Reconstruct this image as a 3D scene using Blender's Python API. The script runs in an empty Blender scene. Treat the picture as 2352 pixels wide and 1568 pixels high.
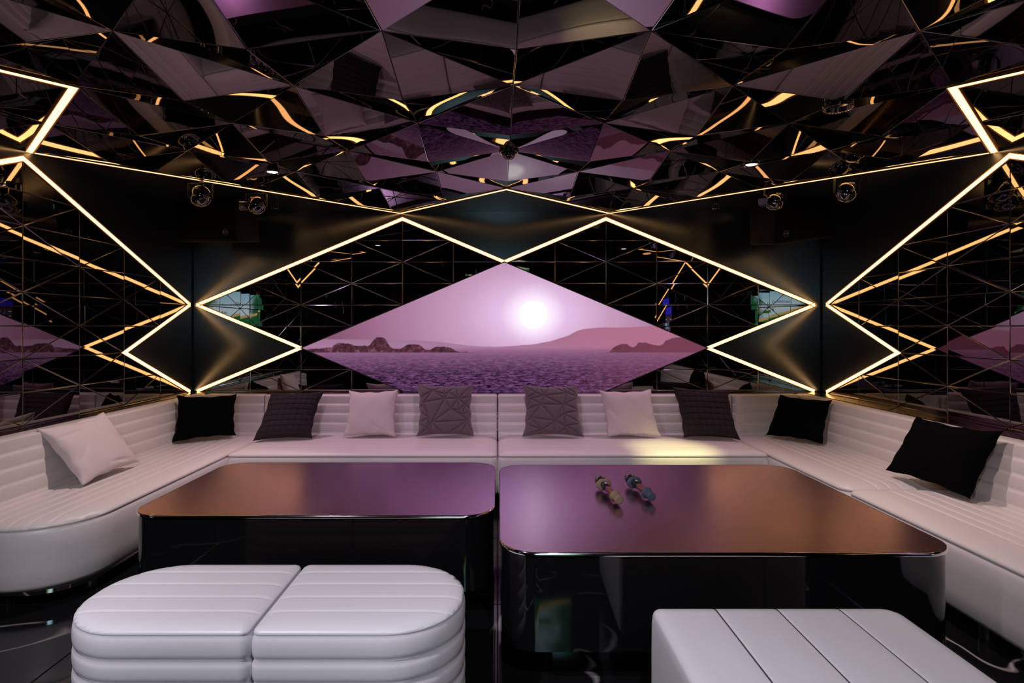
import bpy, bmesh, math, random
from mathutils import Vector, Matrix, Quaternion
random.seed(7)
sc = bpy.context.scene
col = sc.collection
R = math.radians

# ------------------------------------------------------------------ camera
CAMZ = 1.37
cd = bpy.data.cameras.new('camera'); cam = bpy.data.objects.new('camera', cd); col.objects.link(cam)
cam.location = (0, 0, CAMZ); cam.rotation_euler = (R(90), 0, 0)
cd.sensor_width = 36; cd.lens = 36 * 1327 / 2352
cd.shift_x = 33 / 2352; cd.shift_y = -32 / 2352
cd.clip_start = 0.05
sc.camera = cam
# ------------------------------------------------------------------ world / exposure
w = bpy.data.worlds.new('world'); sc.world = w; w.use_nodes = True
w.node_tree.nodes['Background'].inputs[0].default_value = (0.0, 0.0, 0.0, 1)
sc.view_settings.view_transform = 'Standard'; sc.view_settings.look = 'None'
sc.view_settings.gamma = 1; sc.view_settings.use_curve_mapping = False
sc.view_settings.exposure = 0.0
cy = sc.cycles
cy.max_bounces = 9; cy.glossy_bounces = 8; cy.diffuse_bounces = 3; cy.transmission_bounces = 4
cy.caustics_reflective = False; cy.caustics_refractive = False
cy.sample_clamp_indirect = 6; cy.use_denoising = True

def spot(name, loc, target, energy, color, deg, blend=0.6, r=0.04):
    l = bpy.data.lights.new(name, 'SPOT'); l.energy = energy; l.color = color
    l.spot_size = R(deg); l.spot_blend = blend; l.shadow_soft_size = r
    o = bpy.data.objects.new(name, l); col.objects.link(o); o.location = loc
    d = Vector(target) - Vector(loc); o.rotation_euler = d.to_track_quat('-Z', 'Y').to_euler()
    return o
PINK = (1.0, 0.62, 0.88); WARM = (1.0, 0.76, 0.74); COOL = (0.94, 0.88, 1.0)
spot('lamp_and_fill_spot', (1.56, 3.55, 2.34), (1.38, 4.52, 0.42), 260, (1.0, 0.93, 0.40), 22, 1.0)
spot('lamp_and_fill_spot', (-1.45, 3.72, 2.34), (-2.35, 3.70, 0.45), 85, WARM, 85, 1.0)
spot('lamp_and_fill_spot', (-1.45, 3.72, 2.34), (-1.30, 4.70, 0.42), 25, PINK, 80, 1.0)
spot('lamp_and_fill_spot', (1.56, 3.55, 2.34), (2.40, 3.60, 0.45), 65, WARM, 85, 1.0)
spot('lamp_and_fill_spot', (1.53, 2.60, 2.34), (2.35, 2.60, 0.45), 55, WARM, 90, 1.0)  # fill added for the right sofa; the downlight here is unlit
spot('lamp_and_fill_spot', (0.07, 3.52, 2.34), (0.05, 4.60, 0.42), 45, PINK, 80, 1.0)  # added fill for the middle of the back seats, at the dome camera
spot('lamp_and_fill_spot', (-1.90, 4.93, 2.34), (-1.00, 4.62, 0.42), 46, PINK, 95, 1.0)  # pink fill added for the left back seat, set at the cup lamp
spot('lamp_and_fill_spot', (1.86, 4.93, 2.34), (0.90, 4.62, 0.42), 46, PINK, 95, 1.0)  # matching fill added for the right back seat
spot('lamp_and_fill_spot', (-1.43, 0.70, 2.34), (-0.85, 1.95, 0.40), 180, COOL, 90, 1.0)  # added fill for the ottomans, no fixture here
spot('lamp_and_fill_spot', (0.30, 0.30, 2.34), (0.85, 1.60, 0.40), 125, COOL, 90, 1.0)  # unseen fill added above the frame for the bench
spot('lamp_and_fill_spot', (-1.43, 0.70, 2.34), (-2.30, 2.70, 0.30), 60, COOL, 70, 1.0)  # second added fill from the unseen point, towards the left sofa end

# ------------------------------------------------------------------ materials
def mat(name, color=(.5, .5, .5), rough=.5, metal=0.0, spec=.5, emit=None, es=1.0, bump=None, coat=0, ior=None, sheen=0):
    m = bpy.data.materials.new(name); m.use_nodes = True
    nt = m.node_tree; p = nt.nodes['Principled BSDF']
    p.inputs['Base Color'].default_value = (*color, 1); p.inputs['Roughness'].default_value = rough
    p.inputs['Metallic'].default_value = metal; p.inputs['Specular IOR Level'].default_value = spec
    if coat: p.inputs['Coat Weight'].default_value = coat; p.inputs['Coat Roughness'].default_value = .1
    if ior: p.inputs['IOR'].default_value = ior
    if sheen: p.inputs['Sheen Weight'].default_value = sheen
    if emit:
        p.inputs['Emission Color'].default_value = (*emit, 1); p.inputs['Emission Strength'].default_value = es
    if bump:
        sx, strength, dist, det = bump
        tc = nt.nodes.new('ShaderNodeTexCoord'); n = nt.nodes.new('ShaderNodeTexNoise')
        n.inputs['Scale'].default_value = sx; n.inputs['Detail'].default_value = det
        b = nt.nodes.new('ShaderNodeBump'); b.inputs['Strength'].default_value = strength; b.inputs['Distance'].default_value = dist
        nt.links.new(tc.outputs['Object'], n.inputs['Vector']); nt.links.new(n.outputs['Fac'], b.inputs['Height'])
        nt.links.new(b.outputs['Normal'], p.inputs['Normal'])
    return m

M = {}
M['mirror'] = mat('smoked mirror tile', (.25, .235, .235), .008, 1.0, bump=(1.6, .10, .006, 0))
M['edge'] = mat('ground mirror edge', (.26, .25, .27), .17, 1.0)
M['fedge'] = mat('facet edge', (.15, .14, .15), .15, 1.0)
M['facet'] = mat('smoked acrylic mirror', (.125, .102, .108), .010, 1.0, bump=(1.7, .42, .02, 0))
M['panel'] = mat('satin graphite panel', (.125, .14, .165), .20, .88, bump=(220, .15, .001, 2))
M['black'] = mat('matt black', (.006, .006, .007), .6)
M['led'] = mat('warm light diffuser', (.8, .7, .5), .5, emit=(1.0, .50, .165), es=4.7)
M['bronze'] = mat('orange glow fringe', (.50, .20, .07), .6, 0)  # orange colour stands in for the glow fringe beside the light strips
M['leather'] = mat('off white leather', (.66, .62, .61), .42, bump=(260, .12, .002, 3))
M['leather2'] = mat('white leather', (.68, .67, .70), .40, bump=(260, .12, .002, 3))
M['seam'] = mat('dark seam thread', (.05, .045, .05), .6)
M['chrome'] = mat('polished chrome', (.75, .72, .74), .08, 1.0)
M['steel'] = mat('brushed steel', (.35, .33, .32), .3, 1.0)
M['gloss_black'] = mat('gloss black lacquer', (.004, .004, .005), .04, 0.0, .5, ior=1.85)
M['ledge'] = mat('dark bronze ledge', (.10, .07, .055), .18, 1.0)
M['cloth_black'] = mat('black cloth', (.0015, .0015, .002), .95, spec=.05, bump=(160, .3, .004, 2))
M['cloth_char'] = mat('charcoal cloth', (.030, .023, .028), .85, spec=.15, bump=(220, .3, .003, 2))
M['cloth_taupe'] = mat('taupe velvet', (.125, .092, .105), .8, sheen=.3, bump=(240, .2, .003, 2))
M['cloth_white'] = mat('cream fabric', (.66, .58, .59), .65, bump=(260, .2, .003, 2))
M['glass_black'] = mat('black glass ball', (.004, .004, .006), .03, 0.0, 1.0, ior=1.7)
M['cab'] = mat('black speaker cabinet', (.004, .004, .005), .6, spec=.12)
M['speaker'] = mat('black speaker grille', (.002, .002, .002), .7, spec=.1, bump=(500, .4, .002, 0))
M['badge'] = mat('pale badge print', (.45, .38, .34), .5)
M['lamp'] = mat('lamp lens', (.9, .9, .85), .3, emit=(1, .96, .85), es=8)
M['lens_off'] = mat('dark lens', (.01, .01, .014), .05, 0, spec=1.0)
M['mic_black'] = mat('black mic body', (.012, .010, .014), .3, coat=.4)
M['mic_pink'] = mat('rose metallic handle', (.38, .16, .22), .22, .8)
M['tan'] = mat('tan silicone', (.27, .17, .11), .6)
M['greyblue'] = mat('slate silicone', (.065, .07, .105), .6)
M['white_ink'] = mat('white print', (.8, .8, .82), .5)

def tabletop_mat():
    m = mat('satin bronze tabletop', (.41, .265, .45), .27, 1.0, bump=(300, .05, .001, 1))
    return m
M['tabletop'] = tabletop_mat()

def marble_mat():
    m = mat('black marble', (.004, .004, .005), .05, 0.0, .3)
    nt = m.node_tree; p = nt.nodes['Principled BSDF']
    g = nt.nodes.new('ShaderNodeNewGeometry'); n = nt.nodes.new('ShaderNodeTexNoise')
    n.inputs['Scale'].default_value = .75; n.inputs['Detail'].default_value = 3; n.inputs['Distortion'].default_value = .5
    s = nt.nodes.new('ShaderNodeMath'); s.operation = 'SUBTRACT'; s.inputs[1].default_value = .5
    a = nt.nodes.new('ShaderNodeMath'); a.operation = 'ABSOLUTE'
    r = nt.nodes.new('ShaderNodeValToRGB')
    r.color_ramp.elements[0].position = 0; r.color_ramp.elements[0].color = (.42, .38, .38, 1)
    r.color_ramp.elements[1].position = .0022; r.color_ramp.elements[1].color = (.006, .006, .007, 1)
    n2 = nt.nodes.new('ShaderNodeTexNoise'); n2.inputs['Scale'].default_value = 2.3
    r2 = nt.nodes.new('ShaderNodeValToRGB'); r2.color_ramp.elements[0].position = .45; r2.color_ramp.elements[1].position = .62
    mx = nt.nodes.new('ShaderNodeMixRGB'); mx.inputs[1].default_value = (.006, .006, .007, 1)
    for x in (n, n2): nt.links.new(g.outputs['Position'], x.inputs['Vector'])
    nt.links.new(n.outputs['Fac'], s.inputs[0]); nt.links.new(s.outputs[0], a.inputs[0]); nt.links.new(a.outputs[0], r.inputs[0])
    nt.links.new(n2.outputs['Fac'], r2.inputs[0]); nt.links.new(r2.outputs[0], mx.inputs[0]); nt.links.new(r.outputs[0], mx.inputs[2])
    nt.links.new(mx.outputs[0], p.inputs['Base Color'])
    return m
M['marble'] = marble_mat()

# ---- node helper for the moving pictures on the screens
class NT:
    def __init__(s, name):
        s.m = bpy.data.materials.new(name); s.m.use_nodes = True; s.nt = s.m.node_tree; s.nt.nodes.clear()
    def n(s, t, **k):
        x = s.nt.nodes.new(t)
        for a, b in k.items(): setattr(x, a, b)
        return x
    def l(s, a, b): s.nt.links.new(a, b)
    def math(s, op, a, b=None, c=None, clamp=False):
        x = s.n('ShaderNodeMath', operation=op, use_clamp=clamp)
        for i, v in enumerate((a, b, c)):
            if v is None: continue
            if isinstance(v, (int, float)): x.inputs[i].default_value = v
            else: s.l(v, x.inputs[i])
        return x.outputs[0]
    def sstep(s, v, a, b):
        x = s.n('ShaderNodeMapRange', interpolation_type='SMOOTHSTEP'); s.l(v, x.inputs[0])
        x.inputs[1].default_value = a; x.inputs[2].default_value = b; x.inputs[3].default_value = 0; x.inputs[4].default_value = 1
        return x.outputs[0]
    def ramp(s, v, stops):
        x = s.n('ShaderNodeValToRGB'); s.l(v, x.inputs[0]); e = x.color_ramp.elements
        while len(e) < len(stops): e.new(.5)
        for i, (p, c) in enumerate(stops): e[i].position = p; e[i].color = (*c, 1)
        return x.outputs[0]
    def mix(s, f, a, b, mode='MIX'):
        x = s.n('ShaderNodeMixRGB', blend_type=mode)
        for i, v in enumerate((f, a, b)):
            if isinstance(v, (int, float)): x.inputs[i].default_value = v
            elif isinstance(v, tuple): x.inputs[i].default_value = (*v, 1)
            else: s.l(v, x.inputs[i])
        return x.outputs[0]
    def noise(s, vec, scale, detail=2, map_scale=None, rough=.5):
        if map_scale:
            mp = s.n('ShaderNodeMapping'); mp.inputs['Scale'].default_value = map_scale; s.l(vec, mp.inputs[0]); vec = mp.outputs[0]
        x = s.n('ShaderNodeTexNoise'); s.l(vec, x.inputs['Vector']); x.inputs['Scale'].default_value = scale
        x.inputs['Detail'].default_value = detail; x.inputs['Roughness'].default_value = rough
        return x.outputs['Fac']
    def curve(s, v, pts, x0, x1):
        t = s.math('DIVIDE', s.math('SUBTRACT', v, x0), x1 - x0, clamp=True)
        f = s.n('ShaderNodeFloatCurve'); s.l(t, f.inputs['Value']); c = f.mapping.curves[0]
        pts = [((p - x0) / (x1 - x0), q) for p, q in pts]
        c.points[0].location = pts[0]; c.points[1].location = pts[-1]
        for p in pts[1:-1]: c.points.new(*p)
        f.mapping.update(); return f.outputs[0]
    def out(s, color, strength):
        e = s.n('ShaderNodeEmission'); o = s.n('ShaderNodeOutputMaterial')
        s.l(color, e.inputs[0]); e.inputs[1].default_value = strength; s.l(e.outputs[0], o.inputs[0]); return s.m

def desert_mat():
    t = NT('desert picture'); tc = t.n('ShaderNodeTexCoord'); sx = t.n('ShaderNodeSeparateXYZ'); t.l(tc.outputs['Object'], sx.inputs[0])
    vec = tc.outputs['Object']; x, z = sx.outputs[0], sx.outputs[2]
    dx = t.math('MULTIPLY', t.math('SUBTRACT', x, .27), .62); dz = t.math('SUBTRACT', z, .31)
    r2 = t.math('SQRT', t.math('ADD', t.math('MULTIPLY', dx, dx), t.math('MULTIPLY', dz, dz)))
    dx1 = t.math('SUBTRACT', x, .27)
    r1 = t.math('SQRT', t.math('ADD', t.math('MULTIPLY', dx1, dx1), t.math('MULTIPLY', dz, dz)))
    sky = t.ramp(t.math('DIVIDE', r2, 1.15), [(0, (.88, .68, .90)), (.18, (.65, .43, .65)), (.38, (.48, .28, .43)), (.62, (.36, .18, .30)), (.85, (.27, .115, .20)), (1, (.20, .08, .14))])
    lines = t.noise(vec, 1, 0, (90, 1, 1.5)); lw = t.math('MULTIPLY_ADD', lines, .10, .95)
    sky = t.mix(1, sky, t.ramp(lw, [(0, (0, 0, 0)), (1, (1, 1, 1))]), 'MULTIPLY')
    sun = t.math('SUBTRACT', 1, t.sstep(r1, .065, .145)); halo = t.math('SUBTRACT', 1, t.sstep(r1, .06, .33))
    sky = t.mix(t.math('MULTIPLY', halo, .6), sky, (1.0, .93, 1.0))
    sky = t.mix(sun, sky, (1.6, 1.6, 1.6))
    # distant hill on the right
    nz = t.noise(vec, 9, 4)
    hill = t.curve(x, [(-2, .30), (-1.6, .31), (-1.2, .30), (-.7, .28), (-.2, .20), (.1, .21), (.3, .24), (.55, .34), (.78, .47), (1.1, .485), (1.45, .51), (2, .52)], -2, 2)
    hz = t.math('ADD', t.math('MULTIPLY_ADD', hill, .62, -.115), t.math('MULTIPLY', nz, .012))
    hm = t.sstep(t.math('SUBTRACT', hz, z), -.004, .006)
    hillc = t.mix(t.sstep(x, -.4, 1.2), t.ramp(t.math('DIVIDE', z, .3), [(0, (.33, .17, .29)), (.4, (.27, .13, .21)), (1, (.30, .15, .24))]), (.36, .135, .215))
    c = t.mix(hm, sky, hillc)
    # rocks
    rk = t.curve(x, [(-2, .2), (-1.62, .30), (-1.5, .44), (-1.38, .36), (-1.27, .36), (-1.17, .62), (-1.09, .48), (-1.0, .25), (-.93, .34), (-.84, .40), (-.77, .33), (-.70, .22), (-.62, .33), (-.52, .30), (-.42, .17), (0, .1), (.9, .1), (1.02, .30), (1.12, .40), (1.2, .30), (1.26, .46), (1.36, .40), (1.42, .36), (1.5, .5), (1.66, .62), (2, .6)], -2, 2)
    rz = t.math('ADD', t.math('MULTIPLY_ADD', rk, .30, -.092), t.math('MULTIPLY', t.noise(vec, 26, 4), .022))
    rm = t.sstep(t.math('SUBTRACT', rz, z), -.002, .008)
    rc = t.ramp(t.noise(vec, 24, 5, None, .7), [(.3, (.025, .008, .014)), (.55, (.085, .028, .042)), (.75, (.26, .11, .15))])
    rc = t.mix(t.sstep(x, .3, 1.6), rc, (.15, .04, .07))
    # gravel plain
    depth = t.math('MULTIPLY', z, -1)
    gm = t.sstep(t.math('ADD', depth, .02), 0.0, .05)
    base = t.ramp(depth, [(0, (.29, .125, .235)), (.08, (.17, .075, .15)), (.22, (.085, .036, .082)), (.5, (.065, .030, .070))])
    big = t.noise(vec, 1, 4, (10, 1, 60), .65); fine = t.noise(vec, 1, 3, (24, 1, 140), .7)
    sp = t.math('ADD', t.math('MULTIPLY', big, .6), t.math('MULTIPLY', fine, .6))
    amp = t.math('MULTIPLY', t.sstep(depth, .0, .35), 1.0)
    spk = t.ramp(sp, [(.50, (.02, .01, .03)), (.60, (.34, .31, .36)), (.68, (.9, .78, .85)), (.76, (1, .95, 1))])
    g = t.mix(amp, base, t.mix(1, t.mix(1, base, spk, 'MULTIPLY'), (2.2, 2.1, 2.4), 'MULTIPLY'))
    g = t.mix(t.math('MULTIPLY', t.sstep(x, .2, 1.7), .45), g, (.20, .06, .105))
    c = t.mix(gm, c, g)
    rm = t.math('MULTIPLY', rm, t.sstep(z, -.052, -.034))
    c = t.mix(rm, c, rc)
    return t.out(c, 1.2)
M['desert'] = desert_mat()

def tv_mat():
    t = NT('karaoke video'); tc = t.n('ShaderNodeTexCoord'); sx = t.n('ShaderNodeSeparateXYZ'); t.l(tc.outputs['Object'], sx.inputs[0])
    x, z = sx.outputs[0], sx.outputs[2]; v = tc.outputs['Object']
    sky = t.ramp(t.math('MULTIPLY_ADD', z, 1.1, .5), [(0, (.30, .62, .60)), (.45, (.70, .92, .98)), (1, (.22, .62, .80))])
    gr = t.math('ADD', t.math('ABSOLUTE', x), t.math('MULTIPLY', t.noise(v, 5, 3), .35))
    c = t.mix(t.sstep(gr, .50, .74), sky, (.02, .14, .06))
    band = t.sstep(t.math('ADD', z, t.math('MULTIPLY', x, .25)), -.26, -.20)
    c = t.mix(t.math('SUBTRACT', 1, band), c, (.02, .15, .05))
    b1 = t.math('ABSOLUTE', t.math('ADD', t.math('ADD', z, t.math('MULTIPLY', x, .25)), .21))
    c = t.mix(t.math('SUBTRACT', 1, t.sstep(b1, .02, .028)), c, (.7, .5, .15))
    return t.out(c, 5.0)
M['tv'] = tv_mat()
M['blue_ui'] = mat('blue display', (0, 0, 0), .2, emit=(.06, .04, .95), es=1.0)
M['dark_ui'] = mat('dim display', (0, 0, 0), .2, emit=(.12, .05, .09), es=.9)
M['neon'] = mat('neon blue glyph', (0, 0, 0), .2, emit=(.16, .42, 1.0), es=1.8)
M['cyan'] = mat('pale blue glyph', (0, 0, 0), .2, emit=(.6, .85, 1.0), es=1.6)
M['text_blue'] = mat('dark blue lettering', (0, 0, 0), .3, emit=(.03, .07, .35), es=1)
M['text_white'] = mat('white lettering', (0, 0, 0), .3, emit=(1, 1, 1), es=2.5)
M['green_ui'] = mat('green block', (0, 0, 0), .3, emit=(.15, .5, .05), es=2)

# ------------------------------------------------------------------ object helpers
def link(name, me, parent=None):
    o = bpy.data.objects.new(name, me); col.objects.link(o)
    if parent: o.parent = parent
    return o
def mesh(name, vs, fs, mats, parent=None, fm=None, smooth=False, loc=None):
    me = bpy.data.meshes.new(name)
    if loc is not None: vs = [(v[0] - loc[0], v[1] - loc[1], v[2] - loc[2]) for v in vs]
    me.from_pydata([tuple(v) for v in vs], [], fs)
    for m in (mats if isinstance(mats, (list, tuple)) else [mats]): me.materials.append(m)
    if fm:
        for p, i in zip(me.polygons, fm): p.material_index = i
    if smooth is True:
        for p in me.polygons: p.use_smooth = True
    elif smooth:
        for p, s in zip(me.polygons, smooth): p.use_smooth = s
    me.update()
    o = link(name, me, parent)
    if loc is not None: o.location = loc
    return o
def tag(o, label=None, cat=None, group=None, kind=None):
    if label: o['label'] = label
    if cat: o['category'] = cat
    if group: o['group'] = group
    if kind: o['kind'] = kind
    return o
def thing(name, label, cat, loc=(0, 0, 0), group=None, rotz=0):
    o = link(name, None); o.location = loc; o.rotation_euler.z = rotz
    return tag(o, label, cat, group)

class B:
    def __init__(s): s.v = []; s.f = []; s.m = []; s.s = []
    def add(s, vs, fs, mi=0, sm=False):
        n = len(s.v); s.v += [tuple(v) for v in vs]; s.f += [tuple(i + n for i in f) for f in fs]
        s.m += [mi] * len(fs); s.s += [sm] * len(fs)
    def box(s, a, b, mi=0, mtx=None):
        x0, y0, z0 = a; x1, y1, z1 = b
        vs = [Vector(p) for p in ((x0, y0, z0), (x1, y0, z0), (x1, y1, z0), (x0, y1, z0), (x0, y0, z1), (x1, y0, z1), (x1, y1, z1), (x0, y1, z1))]
        if mtx: vs = [mtx @ v for v in vs]
        s.add(vs, [(0, 3, 2, 1), (4, 5, 6, 7), (0, 1, 5, 4), (1, 2, 6, 5), (2, 3, 7, 6), (3, 0, 4, 7)], mi)
    def bevbox(s, a, b, r, mi=0, mtx=None):
        bm = bmesh.new(); bmesh.ops.create_cube(bm, size=1)
        for v in bm.verts: v.co = Vector([(a[i] + b[i]) / 2 + v.co[i] * (b[i] - a[i]) for i in range(3)])
        bmesh.ops.bevel(bm, geom=list(bm.edges), offset=r, segments=3, profile=.5, affect='EDGES')
        bm.verts.index_update()
        vs = [(mtx @ v.co) if mtx else v.co.copy() for v in bm.verts]
        s.add(vs, [tuple(v.index for v in f.verts) for f in bm.faces], mi, True); bm.free()
    def rev(s, prof, seg=24, mi=0, mtx=None, sm=True, rfun=None):
        vs = []; fs = []
        for (r, z) in prof:
            for k in range(seg):
                a = 2 * math.pi * k / seg; rr = r * (rfun(a, z) if rfun else 1)
                vs.append(Vector((rr * math.cos(a), rr * math.sin(a), z)))
        for j in range(len(prof) - 1):
            for k in range(seg):
                k2 = (k + 1) % seg
                fs.append((j * seg + k, j * seg + k2, (j + 1) * seg + k2, (j + 1) * seg + k))
        fs.append(tuple(range(seg))[::-1]); fs.append(tuple((len(prof) - 1) * seg + k for k in range(seg)))
        if mtx: vs = [mtx @ v for v in vs]
        s.add(vs, fs, mi, sm)
        s.s[-1] = False; s.s[-2] = False
    def build(s, name, mats, parent=None, loc=None):
        return mesh(name, s.v, s.f, mats, parent, s.m, s.s, loc)

def tri_tile(A, Bp, C, n, name, m, parent, g=.0010, b=.0034, t=.008, jit=.0006):
    A, Bp, C, n = Vector(A), Vector(Bp), Vector(C), Vector(n)
    if (Bp - A).cross(C - A).dot(n) < 0: Bp, C = C, Bp
    a, bb, c = (Bp - C).length, (A - C).length, (A - Bp).length
    I = (A * a + Bp * bb + C * c) / (a + bb + c)
    r = (Bp - A).cross(C - A).length / (a + bb + c)
    def ins(s, h): return [I + (p - I) * (r - s) / r + n * h for p in (A, Bp, C)]
    top = [p + n * random.gauss(0, jit) for p in ins(g + b, t)]
    vs = ins(g, 0) + ins(g, t - b * .45) + top
    fs = [(6, 7, 8)]
    for i in range(3):
        j = (i + 1) % 3
        fs += [(i, j, j + 3, i + 3), (i + 3, j + 3, j + 6, i + 6)]
    return vs, fs

def poly_slab(pts, n, t, name, m, parent):
    n = Vector(n); pts = [Vector(p) for p in pts]
    c = Vector((0, 0, 0))
    for i in range(1, len(pts) - 1): c += (pts[i] - pts[0]).cross(pts[i + 1] - pts[0])
    if c.dot(n) < 0: pts = pts[::-1]
    k = len(pts); vs = pts + [p + n * t for p in pts]
    fs = [tuple(range(k, 2 * k)), tuple(range(k))[::-1]] + [(i, (i + 1) % k, (i + 1) % k + k, i + k) for i in range(k)]
    return mesh(name, vs, fs, m, parent)

def led(pts, n, width, height, name, label, closed=False):
    n = Vector(n); pts = [Vector(p) for p in pts]; k = len(pts); L = []; Rr = []
    for i, p in enumerate(pts):
        d0 = (p - pts[i - 1]).normalized() if (i > 0 or closed) else None
        d1 = (pts[(i + 1) % k] - p).normalized() if (i < k - 1 or closed) else None
        if d0 is None: d0 = d1
        if d1 is None: d1 = d0
        s0, s1 = n.cross(d0), n.cross(d1); b = (s0 + s1).normalized()
        off = b * (width / 2) / max(.3, b.dot(s0)); L.append(p + off); Rr.append(p - off)
    segs = range(k if closed else k - 1)
    front = B(); side = B()
    def side_off(a, c, e): return a + (a - c).normalized() * e
    for i in segs:
        j = (i + 1) % k
        l0, l1, r0, r1 = L[i], L[j], Rr[i], Rr[j]; h = n * height
        front.add([l0 + h * .85, r0 + h * .85, r1 + h * .85, l1 + h * .85], [(3, 2, 1, 0)])
        for (a0, a1, b0, b1, fl) in ((l0, l1, r0, r1, 0), (r0, r1, l0, l1, 1)):
            o0, o1 = side_off(a0, b0, .006), side_off(a1, b1, .006); q0, q1 = side_off(a0, b0, .0075), side_off(a1, b1, .0075)
            vs = [a0 + h * .83, a1 + h * .83, o1 + h, o0 + h, q1 + h, q0 + h, q1, q0]
            fs = [(0, 1, 2, 3), (3, 2, 4, 5), (5, 4, 6, 7)]
            side.add(vs, fs if fl else [f[::-1] for f in fs])
    t = thing(name, label, 'light strip', tuple(pts[0]), 'warm light strips outlining the diamond panels')
    front.build('diffuser', M['led'], t, ); side.build('glow_lip', M['bronze'], t)  # side lips added to carry the orange bloom along the diffuser
    for c in t.children: c.matrix_parent_inverse = Matrix.Translation(-pts[0])
    return t

# ------------------------------------------------------------------ room shell
XL, XR, YB, YF = -2.845, 3.02, 5.383, -1.6
CZ, LOW = 2.445, .067
floor = mesh('floor', [(XL, YF, -.03), (XR, YF, -.03), (XR, YB, -.03), (XL, YB, -.03), (XL, YF, -.012), (XR, YF, -.012), (XR, YB, -.012), (XL, YB, -.012)],
             [(0, 3, 2, 1), (4, 5, 6, 7), (0, 1, 5, 4), (1, 2, 6, 5), (2, 3, 7, 6), (3, 0, 4, 7)], M['black']); tag(floor, 'black veined marble floor in large square slabs', kind='structure')
S = .9
def clampn(v, a, b): return max(a, min(b, v))
for i in range(-4, 4):
    for j in range(-5, 3):
        x0, x1 = clampn(i * S, XL, XR), clampn(i * S + S, XL, XR); y0, y1 = clampn(2.86 + j * S, YF, YB), clampn(2.86 + j * S + S, YF, YB)
        if x1 - x0 < .05 or y1 - y0 < .05: continue
        b = B(); e = .0015; z = -.0
        x0 += e; x1 -= e; y0 += e; y1 -= e; c = .003
        vs = [(x0, y0, -.012), (x1, y0, -.012), (x1, y1, -.012), (x0, y1, -.012), (x0, y0, -c), (x1, y0, -c), (x1, y1, -c), (x0, y1, -c), (x0 + c, y0 + c, 0), (x1 - c, y0 + c, 0), (x1 - c, y1 - c, 0), (x0 + c, y1 - c, 0)]
        fs = [(8, 9, 10, 11)] + [(a, (a + 1) % 4, (a + 1) % 4 + 4, a + 4) for a in range(4)] + [(a + 4, (a + 1) % 4 + 4, (a + 1) % 4 + 8, a + 8) for a in range(4)]
        mesh('marble_slab', vs, fs, M['marble'], floor)

def wall(name, a, b, label):
    bb = B(); bb.box(a, b); o = bb.build(name, M['black']); return tag(o, label, kind='structure')
wb = wall('wall_back', (XL - .1, YB, 0), (XR + .1, YB + .1, 2.6), 'back wall of smoked mirror tiles and graphite diamonds around the screen')
wl = wall('wall_left', (XL - .1, YF, 0), (XL, YB, 2.6), 'left wall of triangular smoked mirror tiles with graphite diamond in the corner')
wr = wall('wall_right', (XR, YF, 0), (XR + .1, YB, 2.6), 'right wall of triangular smoked mirror tiles with graphite diamond in the corner')
wf = wall('wall_front', (XL - .1, YF - .1, 0), (XR + .1, YF, 2.6), 'black wall behind the camera carrying the television')
ceil = wall('ceiling', (XL - .1, YF - .1, 2.5), (XR + .1, YB + .1, 2.6), 'ceiling of faceted smoked mirror triangles with dark flat corners')

CX, PT = .061, .473
def zr(j): return 1.38 + .2 * j
FM = [0] + [1] * 6
def tiles(cols, xy, n, classify, parent, rows=range(-4, 5), near=lambda c: True):
    n = Vector(n); rest = B()
    for i in cols:
        for j in rows:
            P00, P10, P11, P01 = (i, j), (i + 1, j), (i + 1, j + 1), (i, j + 1)
            tris = [(P00, P10, P11), (P00, P11, P01)] if (i + j) % 2 else [(P00, P10, P01), (P10, P11, P01)]
            for T in tris:
                cu = sum(p[0] for p in T) / 3; cv = sum(p[1] for p in T) / 3
                if classify(cu, cv) != 'tile': continue
                pts = [Vector((*xy(p[0]), zr(p[1]))) for p in T]
                vs, fs = tri_tile(*pts, n, 'mirror_tile', M['mirror'], parent)
                if near(cu): mesh('mirror_tile', vs, fs, [M['mirror'], M['edge']], parent, FM)
                else: rest.add(vs, fs)
    if rest.f: tag(rest.build('mirror_tiles_behind_camera', M['mirror'], parent), kind='stuff')
def cback(u, v):
    a = abs(u); up = 3 + a if a <= 2 else 7 - a
    if v > up: return 'panel'
    if a + abs(v + 1) < 4: return 'screen'
    if abs(a - 6) + abs(v + 1) < 2: return 'panel'
    return 'tile'
tiles(range(-6, 6), lambda i: (CX + PT * i, YB), (0, -1, 0), cback, wb)
def cside(u, v):
    m = u % 12; up = 1 + m if m <= 4 else 9 - m if m <= 6 else m - 3 if m <= 8 else 13 - m
    if v > up: return 'panel'
    if min(m, 12 - m) + abs(v + 1) < 2: return 'panel'
    return 'tile'
def yl(k): return 5.325 - .4685 * k
def yrt(k): return 5.29 - .4737 * k
tiles(range(0, 14), lambda k: (XL, yl(k)), (1, 0, 0), cside, wl, near=lambda c: c < 7)
tiles(range(0, 14), lambda k: (XR, yrt(k)), (-1, 0, 0), cside, wr, near=lambda c: c < 7)
def xb(i): return CX + PT * i
ZT = 2.5
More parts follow.
